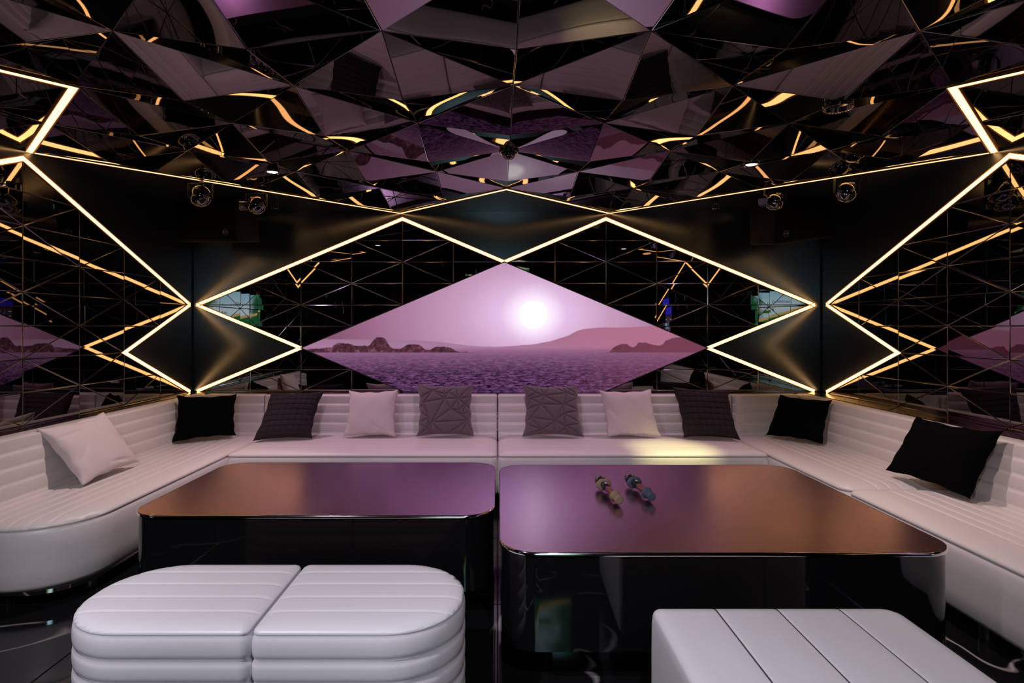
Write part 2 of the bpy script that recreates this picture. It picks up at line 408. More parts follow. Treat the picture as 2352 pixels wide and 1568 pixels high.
# graphite panels: back wall
def bw(i, j): return (xb(i), YB, zr(j))
poly_slab([(XL, YB, zr(1)), bw(-6, 1), bw(-2, 5), (xb(-2), YB, ZT), (XL, YB, ZT)], (0, -1, 0), .009, 'graphite_panel', M['panel'], wb)
poly_slab([(XR, YB, zr(1)), bw(6, 1), bw(2, 5), (xb(2), YB, ZT), (XR, YB, ZT)], (0, -1, 0), .009, 'graphite_panel', M['panel'], wb)
poly_slab([bw(-2, 5), bw(0, 3), bw(2, 5), (xb(2), YB, ZT), (xb(-2), YB, ZT)], (0, -1, 0), .009, 'graphite_panel', M['panel'], wb)
poly_slab([(XL, YB, zr(1)), bw(-6, 1), bw(-4, -1), bw(-6, -3), (XL, YB, zr(-3))], (0, -1, 0), .009, 'graphite_panel', M['panel'], wb)
poly_slab([(XR, YB, zr(1)), bw(6, 1), bw(4, -1), bw(6, -3), (XR, YB, zr(-3))], (0, -1, 0), .009, 'graphite_panel', M['panel'], wb)
for X, yk, n, par in ((XL, yl, (1, 0, 0), wl), (XR, yrt, (-1, 0, 0), wr)):
    q = lambda k, j: (X, yk(k), zr(j))
    Y0 = YB - .012
    poly_slab([(X, Y0, zr(1)), q(0, 1), q(4, 5), (X, yk(4), ZT), (X, Y0, ZT)], n, .009, 'graphite_panel', M['panel'], par)
    poly_slab([(X, Y0, zr(1)), q(0, 1), q(2, -1), q(0, -3), (X, Y0, zr(-3))], n, .009, 'graphite_panel', M['panel'], par)
    poly_slab([q(4, 5), q(6, 3), q(8, 5), (X, yk(8), ZT), (X, yk(4), ZT)], n, .009, 'graphite_panel', M['panel'], par)
    poly_slab([q(8, 5), q(12, 1), q(14, 3), (X, yk(14), ZT), (X, yk(8), ZT)], n, .009, 'graphite_panel', M['panel'], par)
    poly_slab([q(12, 1), q(14, -1), q(12, -3), q(10, -1)], n, .009, 'graphite_panel', M['panel'], par)
    b = B(); b.box((min(X, X + n[0] * .014), YB - .022, .78), (max(X, X + n[0] * .014), YB - .009, 2.44))
    b.build('corner_groove', M['black'], par)

# ------------------------------------------------------------------ faceted ceiling
def cxp(i): return XR if i == 6 else (.068 + .486 * i)
def cyp(k): return 5.383 - .4712 * k
def cnode(i, k): return Vector((cxp(i), cyp(k), CZ - (0 if (i + k) % 2 == 0 else LOW)))
rest = B()
for i in range(-6, 6):
    for k in range(0, 14):
        q = [(i, k), (i + 1, k), (i + 1, k + 1), (i, k + 1)]
        tris = [(q[0], q[1], q[2]), (q[0], q[2], q[3])] if (i + k) % 2 == 0 else [(q[0], q[1], q[3]), (q[1], q[2], q[3])]
        for T in tris:
            cu = abs(sum(p[0] for p in T) / 3); ck = sum(p[1] for p in T) / 3
            kb = 2 - cu if cu <= 2 else cu - 2
            if ck < kb: continue
            P = [cnode(*p) for p in T]; n = (P[1] - P[0]).cross(P[2] - P[0]).normalized()
            if n.z > 0: n = -n
            vs, fs = tri_tile(*P, n, '', None, None, g=.0008, b=.0022, t=.005, jit=.0005)
            if ck < 9: mesh('mirror_facet', vs, fs, [M['facet'], M['fedge']], ceil, FM)
            else: rest.add(vs, fs)
tag(rest.build('mirror_facets_behind_camera', M['facet'], ceil), kind='stuff')
def cp(i, k): return (cxp(i), cyp(k), CZ + .01)
for pl in ([(XL, YB, CZ + .01), cp(-2, 0), cp(-6, 4)], [cp(-2, 0), cp(0, 2), cp(2, 0)], [(XR, YB, CZ + .01), cp(2, 0), cp(6, 4)]):
    poly_slab(pl, (0, 0, -1), .006, 'soffit_panel', M['panel'], ceil)

# ------------------------------------------------------------------ light strips
LW = .027; e = .010
led([bw(-6.04, 1), bw(-2, 5), bw(0, 3), bw(2, 5), bw(6.1, 1)], (0, -1, 0), LW, .014, 'light_strip', 'warm light strip in a wide M zigzag over the big screen on the back wall')
led([bw(-6.04, 1), bw(-4, -1), bw(-6.04, -3)], (0, -1, 0), LW, .014, 'light_strip', 'warm light strip pointing right, lower half diamond on the back wall left of the screen')
led([bw(6.1, 1), bw(4, -1), bw(6.1, -3)], (0, -1, 0), LW, .014, 'light_strip', 'warm light strip pointing left, lower half diamond on the back wall right of the screen')
for X, yk, n, s in ((XL, yl, (1, 0, 0), 'left'), (XR, yrt, (-1, 0, 0), 'right')):
    q = lambda k, j: (X, yk(k), zr(j))
    led([q(0, 1), q(4, 5), q(6, 3), q(8, 5)] + ([q(12, 1)] if s == 'right' else []), n, LW, .014, 'light_strip', 'warm light strip climbing the %s side wall from the back corner to the ceiling' % s)
    led([q(0, 1), q(2, -1), q(0, -3)], n, LW, .014, 'light_strip', 'warm light strip of the lower half diamond on the %s side wall above the sofa' % s)
def lp(i, k, dz=0): return (cxp(i) + (.012 if i == -6 else -.012 if i == 6 else 0), cyp(k) - (.012 if k == 0 else 0), CZ - .002)
led([lp(-6, 4), lp(-2, 0), lp(0, 2), lp(2, 0), lp(6, 4)], (0, 0, -1), .026, .014, 'light_strip', 'warm light strip in a long zigzag along the back edge of the mirrored ceiling')
led([lp(-6, 4), lp(-4, 6), lp(-6, 8)], (0, 0, -1), .032, .016, 'light_strip', 'broad warm light strip arrowhead on the ceiling at the upper left')
led([lp(6, 4), lp(4, 6), lp(6, 8)], (0, 0, -1), .032, .016, 'light_strip', 'broad warm light strip arrowhead on the ceiling at the upper right')

# ------------------------------------------------------------------ video screen
sx0, sz0 = .063, zr(-1)
scr = thing('video_screen', 'large diamond-shaped video wall showing a pink desert with a white sun', 'screen', (sx0, YB, sz0))
hw, hh = 4 * PT - .012, .8 - .005
o = mesh('display', [(-hw, -.014, 0), (0, -.014, -hh), (hw, -.014, 0), (0, -.014, hh)], [(0, 1, 2, 3)], M['desert'], scr)
b = B()
pts = [(-hw, 0), (0, -hh), (hw, 0), (0, hh)]
for i in range(4):
    (a, c), (d, f) = pts[i], pts[(i + 1) % 4]; k = 1.0135
    b.add([(a, -.016, c), (d, -.016, f), (d * k, -.016, f * k), (a * k, -.016, c * k), (a, 0, c), (d, 0, f), (d * k, 0, f * k), (a * k, 0, c * k)],
          [(0, 1, 2, 3), (3, 2, 6, 7), (0, 4, 5, 1)])
b.build('frame', M['black'], scr)
b = B(); b.add([(-hw, -.001, 0), (0, -.001, -hh), (hw, -.001, 0), (0, -.001, hh)], [(0, 1, 2, 3)]); b.build('backing', M['black'], scr)

# ------------------------------------------------------------------ upholstery
def rr_sdf(s, t, L, D, rad, edges):
    e = 9
    if 's0' in edges: e = min(e, s)
    if 's1' in edges: e = min(e, L - s)
    if 't0' in edges: e = min(e, t)
    if 't1' in edges: e = min(e, D - t)
    for (cs, ct, r) in ((0, 0, rad[0]), (1, 0, rad[1]), (1, 1, rad[2]), (0, 1, rad[3])):
        if r <= 0: continue
        ds = (s if cs == 0 else L - s); dt = (t if ct == 0 else D - t)
        if ds < r and dt < r: e = min(e, r - math.hypot(r - ds, r - dt))
    return max(e, 0)
def samples(L, grooves, r0, r1, step, gw=.006):
    S = {0.0, L}
    for r, f in ((r0, 0), (r1, 1)):
        if r > 0:
            for k in range(13):
                v = r * (1 - math.cos(math.pi / 2 * k / 12)); S.add(v if f == 0 else L - v)
    for v in (.004, .012, .025, .045, .07, .1): S.add(v); S.add(L - v)
    n = int(L / step)
    for k in range(n + 1): S.add(L * k / n)
    for g in grooves:
        for d in (-2.6, -1.5, -.8, -.35, 0, .35, .8, 1.5, 2.6): S.add(g + d * gw)
    S = sorted(v for v in S if 0 <= v <= L); out = [S[0]]
    for v in S[1:]:
        if v - out[-1] > .0012: out.append(v)
    out[-1] = L; return out
def block(name, m, parent, f, L, D, rad, edges, zc, zs, er, prof, gt=(), gs=(), gd=.006, gw=.007, sidegroove=(), seam=None, dome=0.0):
    Ss = samples(L, gs, max(rad[0], rad[3]), max(rad[1], rad[2]), .08, gw); Ts = samples(D, gt, 0, 0, .05, gw)
    def lim(s):
        t0, t1 = 0, D
        for (r, q, w) in ((rad[0], s, 0), (rad[1], L - s, 0), (rad[3], s, 1), (rad[2], L - s, 1)):
            if r > 0 and q < r:
                v = r - math.sqrt(max(0, r * r - (r - q) ** 2))
                if w == 0: t0 = max(t0, v)
                else: t1 = min(t1, D - v)
        return t0, t1
    vs = []; nS, nT = len(Ss), len(Ts); pl = []
    for s in Ss:
        t0, t1 = lim(s)
        for t in Ts:
            tt = min(max(t, t0), t1); e = rr_sdf(s, tt, L, D, rad, edges)
            k = max(0, 1 - e / er); z = zc - (zc - zs) * (1 - math.sqrt(max(0, 1 - k ** 2.0))) if k > 0 else zc
            z += dome * math.sin(math.pi * s / L) * math.sin(math.pi * min(1, max(0, tt / D)))
            fade = min(1, e / .03)
            g = 0
            for q in gt: g = max(g, math.exp(-((tt - q) / gw) ** 2))
            for q in gs: g = max(g, math.exp(-((s - q) / gw) ** 2))
            puff = 0
            z -= gd * g * fade
            vs.append(Vector((*f(s, tt), z))); pl.append((s, tt))
    fs = []
    for i in range(nS - 1):
        for j in range(nT - 1):
            a, bq, c, d = i * nT + j, (i + 1) * nT + j, (i + 1) * nT + j + 1, i * nT + j + 1
            if (vs[a] - vs[d]).length < 1e-6 and (vs[bq] - vs[c]).length < 1e-6: continue
            fs.append((a, bq, c, d))
    loop = [i * nT for i in range(nS)] + [(nS - 1) * nT + j for j in range(1, nT)] + [i * nT + nT - 1 for i in range(nS - 2, -1, -1)] + [j for j in range(nT - 2, 0, -1)]
    lp2 = []
    for i in loop:
        if lp2 and (vs[i] - vs[lp2[-1]]).length < 1e-5: continue
        lp2.append(i)
    loop = lp2; n = len(loop); prev = loop; base = [Vector(pl[i]) for i in loop]; nor = []
    for i in range(n):
        a, c = base[i - 1], base[(i + 1) % n]; d = (c - a)
        nor.append(Vector((d.y, -d.x)).normalized() if d.length > 1e-9 else Vector((0, 0)))
    for (o, z) in prof:
        cur = []
        for i in range(n):
            p = base[i] + nor[i] * (o - (gd * 1.2 * max([0] + [math.exp(-((base[i].x - q) / gw) ** 2) for q in gs]) if sidegroove else 0))
            vs.append(Vector((*f(p.x, p.y), z))); cur.append(len(vs) - 1)
        for i in range(n): fs.append((prev[i], prev[(i + 1) % n], cur[(i + 1) % n], cur[i])[::-1])
        prev = cur
    bm = bmesh.new(); V = [bm.verts.new(v) for v in vs]
    for q in fs:
        try: bm.faces.new([V[i] for i in q])
        except ValueError: pass
    try: bm.faces.new([V[i] for i in prev])
    except ValueError: pass
    bmesh.ops.remove_doubles(bm, verts=bm.verts, dist=.00005); bmesh.ops.recalc_face_normals(bm, faces=bm.faces)
    me = bpy.data.meshes.new(name); bm.to_mesh(me); bm.free(); me.materials.append(m)
    for p in me.polygons: p.use_smooth = True
    return link(name, me, parent)

def rrect(x0, x1, y0, y1, r, n=10):
    P = []
    for (cx, cy_, a0) in ((x1 - r, y1 - r, 0), (x0 + r, y1 - r, 90), (x0 + r, y0 + r, 180), (x1 - r, y0 + r, 270)):
        for k in range(n + 1):
            a = R(a0 + 90 * k / n); P.append((cx + r * math.cos(a), cy_ + r * math.sin(a)))
    return P
def prism(bd, P, z0, z1, mi=0, caps=True):
    n = len(P)
    bd.add([(x, y, z0) for x, y in P] + [(x, y, z1) for x, y in P], [(i, (i + 1) % n, (i + 1) % n + n, i + n) for i in range(n)], mi, True)
    if caps:
        bd.add([(x, y, z1) for x, y in P], [tuple(range(n))], mi); bd.add([(x, y, z0) for x, y in P], [tuple(range(n))[::-1]], mi)
SEATP = [(-.002, .384), (-.006, .379), (-.002, .374), (.006, .355), (.010, .28), (.010, .18), (.006, .11), (-.004, .088), (-.02, .085)]
def backrest(parent, f, L, th=.125, z0=.36, z1=.771, nch=5):
    # profile in (t from wall outwards, z)
    prof = [(0, z0), (0, z1 - .02), (.006, z1 - .006), (.02, z1)]
    prof += [(th - .03, z1), (th - .012, z1 - .006)]
    H = .083; zt = z1
    for c in range(nch):
        for k in range(7):
            a = k / 6; z = zt - (.012 if c == 0 and k == 0 else a * H)
            if z < z0: continue
            bul = .0045 * math.sqrt(max(0, math.sin(math.pi * max(.0, min(1, a))))) if not (c == 0 and a < .4) else .006
            prof.append((th - .012 + bul + (z1 - z) * .06, z))
        zt -= H
    vs = []; fs = []; n = len(prof); rows = [0, .006, .02, .05] + [L * k / 12 for k in range(1, 12)] + [L - .05, L - .02, L - .006, L]
    rows = sorted(set(rows))
    for s in rows:
        e = min(s, L - s); k = max(0, 1 - e / .02)
        for (t, z) in prof: vs.append((*f(s, t - .012 * k * k * (1 if t > .05 else 0)), z - .008 * k * k * (1 if z > .7 else 0)))
    for i in range(len(rows) - 1):
        for j in range(n):
            j2 = (j + 1) % n; fs.append((i * n + j, (i + 1) * n + j, (i + 1) * n + j2, i * n + j2))
    fs.append(tuple(range(n))[::-1]); fs.append(tuple((len(rows) - 1) * n + j for j in range(n)))
    o = mesh('backrest', vs, fs, M['leather'], parent)
    bm = bmesh.new(); bm.from_mesh(o.data); bmesh.ops.recalc_face_normals(bm, faces=bm.faces); bm.to_mesh(o.data); bm.free()
    for p in o.data.polygons: p.use_smooth = len(p.vertices) == 4
    return o
def feet(parent, pts, r=.032):
    for (x, y) in pts:
        b = B(); b.rev([(r * .9, 0), (r, .006), (r, .07), (r * 1.3, .086)], 20, mtx=Matrix.Translation((x, y, 0))); b.build('leg', M['steel'], parent)
def rail(parent, x0, x1, y0, y1, r=.05):
    b = B(); prism(b, rrect(x0, x1, y0, y1, r), .068, .087); b.build('base_rail', M['chrome'], parent)
def sofa(label, f, L, D, rad, frames, footpts, railbox, gt):
    t = thing('sofa', label, 'sofa', (*f(L / 2, D / 2), 0), 'cream channelled leather sofas around the room')
    loc = Vector(t.location)
    g = lambda s, tt: (f(s, tt)[0] - loc.x, f(s, tt)[1] - loc.y)
    block('seat', M['leather'], t, g, L, D, rad, ('s0', 's1', 't1'), .424, .388, .13, SEATP, gt=gt, gd=(.006 if D < .7 else .0022), gw=.008)
    for (ff, LL) in frames:
        gg = lambda s, tt, ff=ff: (ff(s, tt)[0] - loc.x, ff(s, tt)[1] - loc.y)
        backrest(t, gg, LL)
    feet(t, [(x - loc.x, y - loc.y) for x, y in footpts])
    x0, x1, y0, y1 = railbox; rail(t, x0 - loc.x, x1 - loc.x, y0 - loc.y, y1 - loc.y, .24 if x0 < -2.5 else .05)
    return t
GT = [.045 + .075 * k for k in range(6)]
GB = [.10 + .085 * k for k in range(6)]
# left: s along +Y reversed so the front-right handedness stays simple
BX = -2.635
sofa('cream channelled sofa along the left wall with a rounded near end', lambda s, t: (BX + t, 2.78 + s), 2.35, .565, (0, 0, .03, .34),
     [(lambda s, t: (-2.76 + t, 2.78 + s), 2.47), (lambda s, t: (-2.62 + s, 5.26 - t), .54)], [(-2.15, 3.05), (-2.5, 2.95), (-2.2, 4.2), (-2.55, 4.3)], (-2.62, -2.085, 2.80, 5.0), GT)
sofa('cream sofa section on the left half of the back wall', lambda s, t: (-2.066 + s, 5.135 - t), 2.06, .735, (0, 0, .04, .04),
     [(lambda s, t: (-2.075 + s, 5.26 - t), 2.07)], [(-1.9, 4.55), (-.15, 4.55), (-1.9, 5.0), (-.15, 5.0)], (-2.03, -.04, 4.44, 5.1), GB)
sofa('cream sofa section on the right half of the back wall, lit by a yellow spot', lambda s, t: (.006 + s, 5.135 - t), 2.065, .735, (0, 0, .04, .04),
     [(lambda s, t: (.003 + s, 5.26 - t), 2.08)], [(.15, 4.55), (1.9, 4.55), (.15, 5.0), (1.9, 5.0)], (.04, 2.03, 4.44, 5.1), GB)
sofa('cream channelled corner sofa section on the right wall nearest the back', lambda s, t: (2.70 - t, 3.46 + s), 1.67, .62, (0, 0, .03, .10),
     [(lambda s, t: (2.815 - t, 3.455 + s), 1.80), (lambda s, t: (2.09 + s, 5.26 - t), .60)], [(2.2, 3.6), (2.6, 3.6), (2.2, 4.2), (2.6, 5.0)], (2.12, 2.68, 3.52, 5.0), GT)
sofa('cream channelled sofa section in the right foreground along the right wall', lambda s, t: (2.70 - t, 1.25 + s), 2.19, .62, (0, 0, .05, .30),
     [(lambda s, t: (2.815 - t, 1.25 + s), 2.195)], [(2.2, 1.6), (2.6, 1.6), (2.16, 2.55), (2.6, 3.3)], (2.12, 2.68, 1.6, 3.40), GT)
# ledges behind the sofas
for nm, a, c in (('trim_1', (XL, 5.262, .60), (XR, YB, .772)), ('trim_2', (XL, 1.2, .60), (-2.762, 5.262, .772)), ('trim_3', (2.817, 1.2, .60), (XR, 5.262, .772))):
    b = B(); b.box(a, c); tag(b.build(nm, M['ledge']), 'dark polished ledge between sofa back and mirror wall', kind='structure')

# ------------------------------------------------------------------ ottomans
def ott_prof(z0, z1, n):
    P = [(-.0015, z1 - .003), (-.0022, z1 - .006), (.001, z1 - .012)]
    H = (z1 - .012 - z0) / n; zt = z1 - .012
    for c in range(n):
        for k in range(1, 7):
            a = k / 6; P.append((.0055 * math.sqrt(max(0, math.sin(math.pi * a))) - (.003 if k == 6 else 0), zt - a * H))
        zt -= H
    P.append((-.03, z0)); return P
for lab, x0, L, rad in (('white leather ottoman with a rounded left end, left of its pair', -1.42, .652, (.235, 0.03, .03, .235)), ('white leather ottoman with a rounded right end, right of its pair', -.760, .640, (.03, .235, .235, .03))):
    t = thing('ottoman', lab, 'ottoman', (x0 + L / 2, 2.03, 0), 'white foreground ottomans')
    f = lambda s, tt: (s - L / 2, tt - .255)
    block('cushion', M['leather2'], t, f, L, .51, rad, ('s0', 's1', 't0', 't1'), .446, .426, .07, ott_prof(.06, .426, 5), gt=[.11, .21, .31, .41], gd=.0028, gw=.006)
    for (x, y) in ((-.2, -.15), (.2, -.15), (-.2, .15), (.2, .15)):
        b = B(); b.rev([(.025, 0), (.025, .062)], 16, mtx=Matrix.Translation((x, y, 0))); b.build('leg', M['black'], t)
t = thing('bench', 'white leather bench with four panel seams in the right foreground', 'bench', (.918, 1.61, 0), 'white foreground ottomans')
block('cushion', M['leather2'], t, lambda s, tt: (s - .41, tt - .33), .81, .64, (.03, .03, .06, .03), ('s0', 's1', 't0', 't1'), .450, .425, .05,
      [(.003, .40), (.004, .30), (.004, .2), (0, .09), (-.02, .06)], gs=[.207, .408, .612], gd=.007, gw=.0035, sidegroove=(1,))
for gx in (.207, .408, .612):
    b = B(); b.box((gx - .41 - .0022, -.30, .438), (gx - .41 + .0022, .285, .4462)); b.build('seam', M['seam'], t)
for (x, y) in ((-.33, -.25), (.33, -.25), (-.33, .24), (.33, .24)):
    b = B(); b.rev([(.025, 0), (.025, .062)], 16, mtx=Matrix.Translation((x, y, 0))); b.build('leg', M['black'], t)

# ------------------------------------------------------------------ tables
def table(label, x0, x1, y0, y1, zt):
    cx, cy_ = (x0 + x1) / 2, (y0 + y1) / 2
    t = thing('low_table', label, 'table', (cx, cy_, 0), 'low lounge tables')
    a, c, d, e = x0 - cx, x1 - cx, y0 - cy_, y1 - cy_
    b = B(); prism(b, rrect(a + .004, c - .004, d + .004, e - .004, .146), zt - .013, zt); b.build('tabletop', M['tabletop'], t)
    P0 = rrect(a, c, d, e, .15); P1 = rrect(a + .004, c - .004, d + .004, e - .004, .146); n = len(P0)
    b = B(); vs = [(x, y, zt - .014) for x, y in P0] + [(x, y, zt - .001) for x, y in P0] + [(x, y, zt + .001) for x, y in P1]
    b.add(vs, [(i, (i + 1) % n, (i + 1) % n + n, i + n) for i in range(n)] + [(i + n, (i + 1) % n + n, (i + 1) % n + 2 * n, i + 2 * n) for i in range(n)], 0, True)
    b.add([(x, y, zt - .014) for x, y in P0], [tuple(range(n))[::-1]]); b.build('edge_trim', M['chrome'], t)
    b = B(); prism(b, rrect(a + .008, c - .008, d + .008, e - .008, .142, 16), .15, zt - .015); b.build('body', M['gloss_black'], t)
    b = B(); prism(b, rrect(a + .14, c - .14, d + .14, e - .14, .08), 0, .15); b.build('plinth', M['gloss_black'], t)
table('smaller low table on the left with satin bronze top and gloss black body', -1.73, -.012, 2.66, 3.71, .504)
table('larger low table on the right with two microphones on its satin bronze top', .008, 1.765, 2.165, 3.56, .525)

# ------------------------------------------------------------------ cushions
def seg_d(u, v, a, b):
    ax, ay = a; bx, by = b; dx, dy = bx - ax, by - ay; q = max(0, min(1, ((u - ax) * dx + (v - ay) * dy) / (dx * dx + dy * dy + 1e-9)))
    return math.hypot(u - ax - q * dx, v - ay - q * dy)
def cushion(label, kind, C, seed, th=.075):
    rnd = random.Random(seed); TL, TR, BR, BL = [Vector(c) for c in C]
    ctr = (TL + TR + BR + BL) / 4; n = ((TR - TL) + (BR - BL)).cross((TL - BL) + (TR - BR)).normalized()
    if n.dot(Vector((0, 0, CAMZ)) - ctr) < 0: n = -n
    N = {'quilt': 110, 'weave': 96}.get(kind, 64)
    if kind == 'quilt':
        pts = [(rnd.uniform(.1, .9), rnd.uniform(.1, .9)) for _ in range(16)] + [(0, 0), (1, 0), (0, 1), (1, 1), (.5, 0), (0, .5), (1, .5), (.5, 1), (.25, 1), (.75, 1), (1, .25), (0, .3), (.7, 0), (.3, 0), (1, .75), (0, .75)]
        segs = set()
        for i, p in enumerate(pts[:16]):
            o = sorted(range(len(pts)), key=lambda j: math.dist(p, pts[j]))[1:14]
            for j in o: segs.add((min(i, j), max(i, j)))
        def cross(a, b, c, d):
            def o(p, q, r): return (q[0] - p[0]) * (r[1] - p[1]) - (q[1] - p[1]) * (r[0] - p[0])
            return o(a, b, c) * o(a, b, d) < -1e-9 and o(c, d, a) * o(c, d, b) < -1e-9
        keep = []
        for s_ in sorted(segs, key=lambda s_: math.dist(pts[s_[0]], pts[s_[1]])):
            a, b = pts[s_[0]], pts[s_[1]]
            if all(not cross(a, b, pts[k[0]], pts[k[1]]) for k in keep): keep.append(s_)
        segl = [(pts[a], pts[b]) for a, b in keep]
    wr = [(rnd.uniform(0, 1), rnd.uniform(0, 1), rnd.uniform(0, 6.28), rnd.uniform(.5, 1)) for _ in range(6)]
    vs = []; fs = []
    for side in (1, -1):
        for i in range(N + 1):
            for j in range(N + 1):
                u, v = i / N, j / N
                # pinched outline: mid edges pulled in
                cu, cv = 2 * u - 1, 2 * v - 1
                pu = u - cu * .055 * (1 - cv * cv) ** .8 * abs(cu) ** 3 + .008 * math.sin(v * 21 + seed) * abs(cu) ** 6; pv = v - cv * .055 * (1 - cu * cu) ** .8 * abs(cv) ** 3 + .008 * math.sin(u * 19 + seed * 2) * abs(cv) ** 6 * (1 if kind in ('white', 'black') else .3)
                p = TL * (1 - pu) * (1 - pv) + TR * pu * (1 - pv) + BR * pu * pv + BL * (1 - pu) * pv
                e = max(0, (1 - abs(cu) ** 2.6) * (1 - abs(cv) ** 2.6)); h = th * e ** .48
                edge = min(1, min(u, v, 1 - u, 1 - v) * 12)
                d = 0
                if side == 1:
                    if kind == 'quilt':
                        dd = min(seg_d(u, v, a, b) for a, b in segl); d = -.008 * math.exp(-(dd / .008) ** 2) + .008 * min(1, dd / .05) ** .6
                    elif kind == 'weave':
                        q = 9; a, b = u * q, v * q; ia, ib = int(a), int(b); fa, fb = a - ia, b - ib
                        if (ia + ib) % 2: d = .007 * math.sin(math.pi * fa) ** .6 - (.006 if fb < .1 or fb > .9 else 0)
                        else: d = .007 * math.sin(math.pi * fb) ** .6 - (.006 if fa < .1 or fa > .9 else 0)
                    else:
                        for (a, b, ph, am) in wr:
                            # creases run in from the edges
                            dx, dy = u - a, v - b; al = dx * math.cos(ph) + dy * math.sin(ph); ac = -dx * math.sin(ph) + dy * math.cos(ph)
                            r = max(abs(cu), abs(cv))
                            d -= .022 * am * math.exp(-(ac / .03) ** 2 - (al / .16) ** 2) * max(0, r - .25)
                        d += .003 * math.sin(u * 17 + seed) * math.sin(v * 13) * (max(abs(cu), abs(cv)))
                vs.append(p + n * side * (h + d * edge))
    K = (N + 1) ** 2
    for i in range(N):
        for j in range(N):
            a = i * (N + 1) + j; fs.append((a, a + 1, a + N + 2, a + N + 1)); fs.append((a + K, a + K + N + 1, a + K + N + 2, a + K + 1))
    bm = bmesh.new(); V = [bm.verts.new(v - ctr) for v in vs]
    for q in fs: bm.faces.new([V[i] for i in q])
    bmesh.ops.remove_doubles(bm, verts=bm.verts, dist=.0004); bmesh.ops.recalc_face_normals(bm, faces=bm.faces)
    me = bpy.data.meshes.new('cushion'); bm.to_mesh(me); bm.free()
    me.materials.append({'quilt': M['cloth_taupe'], 'weave': M['cloth_char'], 'black': M['cloth_black'], 'white': M['cloth_white']}[kind])
    for p in me.polygons: p.use_smooth = True
    o = link('cushion', me); o.location = ctr
    tag(o, label, 'cushion', 'throw cushions on the sofas'); return o
cushion('cream cushion tilted on the left wall sofa, nearest the left edge', 'white', [(-2.66, 3.327, .786), (-2.61, 3.83, .812), (-2.434, 3.93, .455), (-2.445, 3.405, .437)], 3, .065)
cushion('black cushion in the left back corner of the sofas', 'black', [(-2.60, 4.68, .821), (-2.28, 5.06, .79), (-2.24, 4.95, .445), (-2.63, 4.654, .44)], 5)
cushion('charcoal woven cushion on the left back sofa, beside the black one', 'weave', [(-1.98, 5.03, .807), (-1.515, 5.04, .814), (-1.568, 4.873, .435), (-2.02, 4.75, .435)], 6)
cushion('cream cushion on the back sofa, left of the screen centre', 'white', [(-1.299, 5.05, .818), (-.863, 5.05, .832), (-.869, 4.95, .435), (-1.325, 4.94, .435)], 11, .065)
cushion('taupe quilted cushion just left of the sofa split under the screen', 'quilt', [(-.705, 5.04, .882), (-.21, 5.04, .876), (-.198, 4.95, .435), (-.697, 4.95, .435)], 21, .065)
cushion('taupe quilted cushion just right of the sofa split under the screen', 'quilt', [(.217, 5.04, .876), (.704, 5.04, .872), (.743, 4.93, .435), (.212, 4.94, .435)], 35, .065)
cushion('cream cushion on the back sofa, right of the screen centre', 'white', [(.879, 5.04, .826), (1.34, 5.04, .833), (1.40, 4.93, .435), (.934, 4.94, .435)], 12, .065)
cushion('charcoal woven cushion on the right back sofa, beside the black one', 'weave', [(1.518, 5.04, .859), (2.013, 5.03, .833), (2.017, 4.80, .435), (1.573, 4.90, .435)], 7)
cushion('black cushion in the right back corner of the sofas', 'black', [(2.46, 5.04, .787), (2.675, 4.62, .793), (2.592, 4.60, .44), (2.308, 4.98, .44)], 8)
cushion('large black cushion on the right wall sofa in the right foreground', 'black', [(2.573, 3.55, .827), (2.655, 3.03, .826), (2.535, 3.095, .445), (2.47, 3.68, .46)], 9)

# ------------------------------------------------------------------ microphones
def mic(label, head, tail, ringmat):
    head, tail = Vector(head), Vector(tail); d = (head - tail); L = d.length
    t = thing('microphone', label, 'microphone', tuple(tail), 'microphones on the right table')
    mt = d.to_track_quat('Z', 'Y').to_matrix().to_4x4()
    b = B(); b.rev([(.012, .01), (.0165, .03), (.0165, L - .085), (.018, L - .07)], 24, mtx=mt); b.build('handle', M['mic_pink'], t)
    b = B(); b.rev([(.0175, L * .5), (.018, L - .10), (.019, L - .07), (.020, L - .055)], 24, mtx=mt); b.build('collar', M['mic_black'], t)
    b = B(); b.rev([(.019, L - .058), (.027, L - .045), (.028, L - .030), (.0275, L - .012), (.022, L + .004), (.012, L + .013), (.003, L + .016)], 24, mtx=mt); h = b.build('grille', M['mic_black'], t)
    b = B(); b.rev([(.0285, L - .034), (.0292, L - .031), (.0285, L - .028)], 24, mtx=mt); b.build('grille_band', M['steel'], h)
    lobes = lambda a, z: 1 + .16 * math.cos(2 * a) ** 3
    b = B(); b.rev([(.019, L - .088), (.034, L - .087), (.036, L - .083), (.034, L - .079), (.019, L - .078)], 40, mtx=mt, rfun=lobes); b.build('anti_roll_ring', ringmat, t)
    b = B(); b.rev([(.016, -.010), (.0205, -.008), (.0212, .004), (.0205, .045), (.027, .048), (.028, .053), (.022, .056), (.016, .058)], 24, mtx=mt, rfun=lambda a, z: 1 + .04 * math.cos(6 * a)); b.build('end_cap', ringmat, t)
    b = B(); b.box((-.005, .0168, L * .62), (.005, .0186, L * .62 + .012), mtx=mt); b.build('switch', M['white_ink'], t)
mic('microphone with tan silicone ring and end cap, left of the two on the table', (.535, 3.05, .567), (.572, 2.735, .556), M['tan'])
mic('microphone with slate grey silicone ring and cap, right of the two on the table', (.70, 3.09, .567), (.741, 2.79, .556), M['greyblue'])

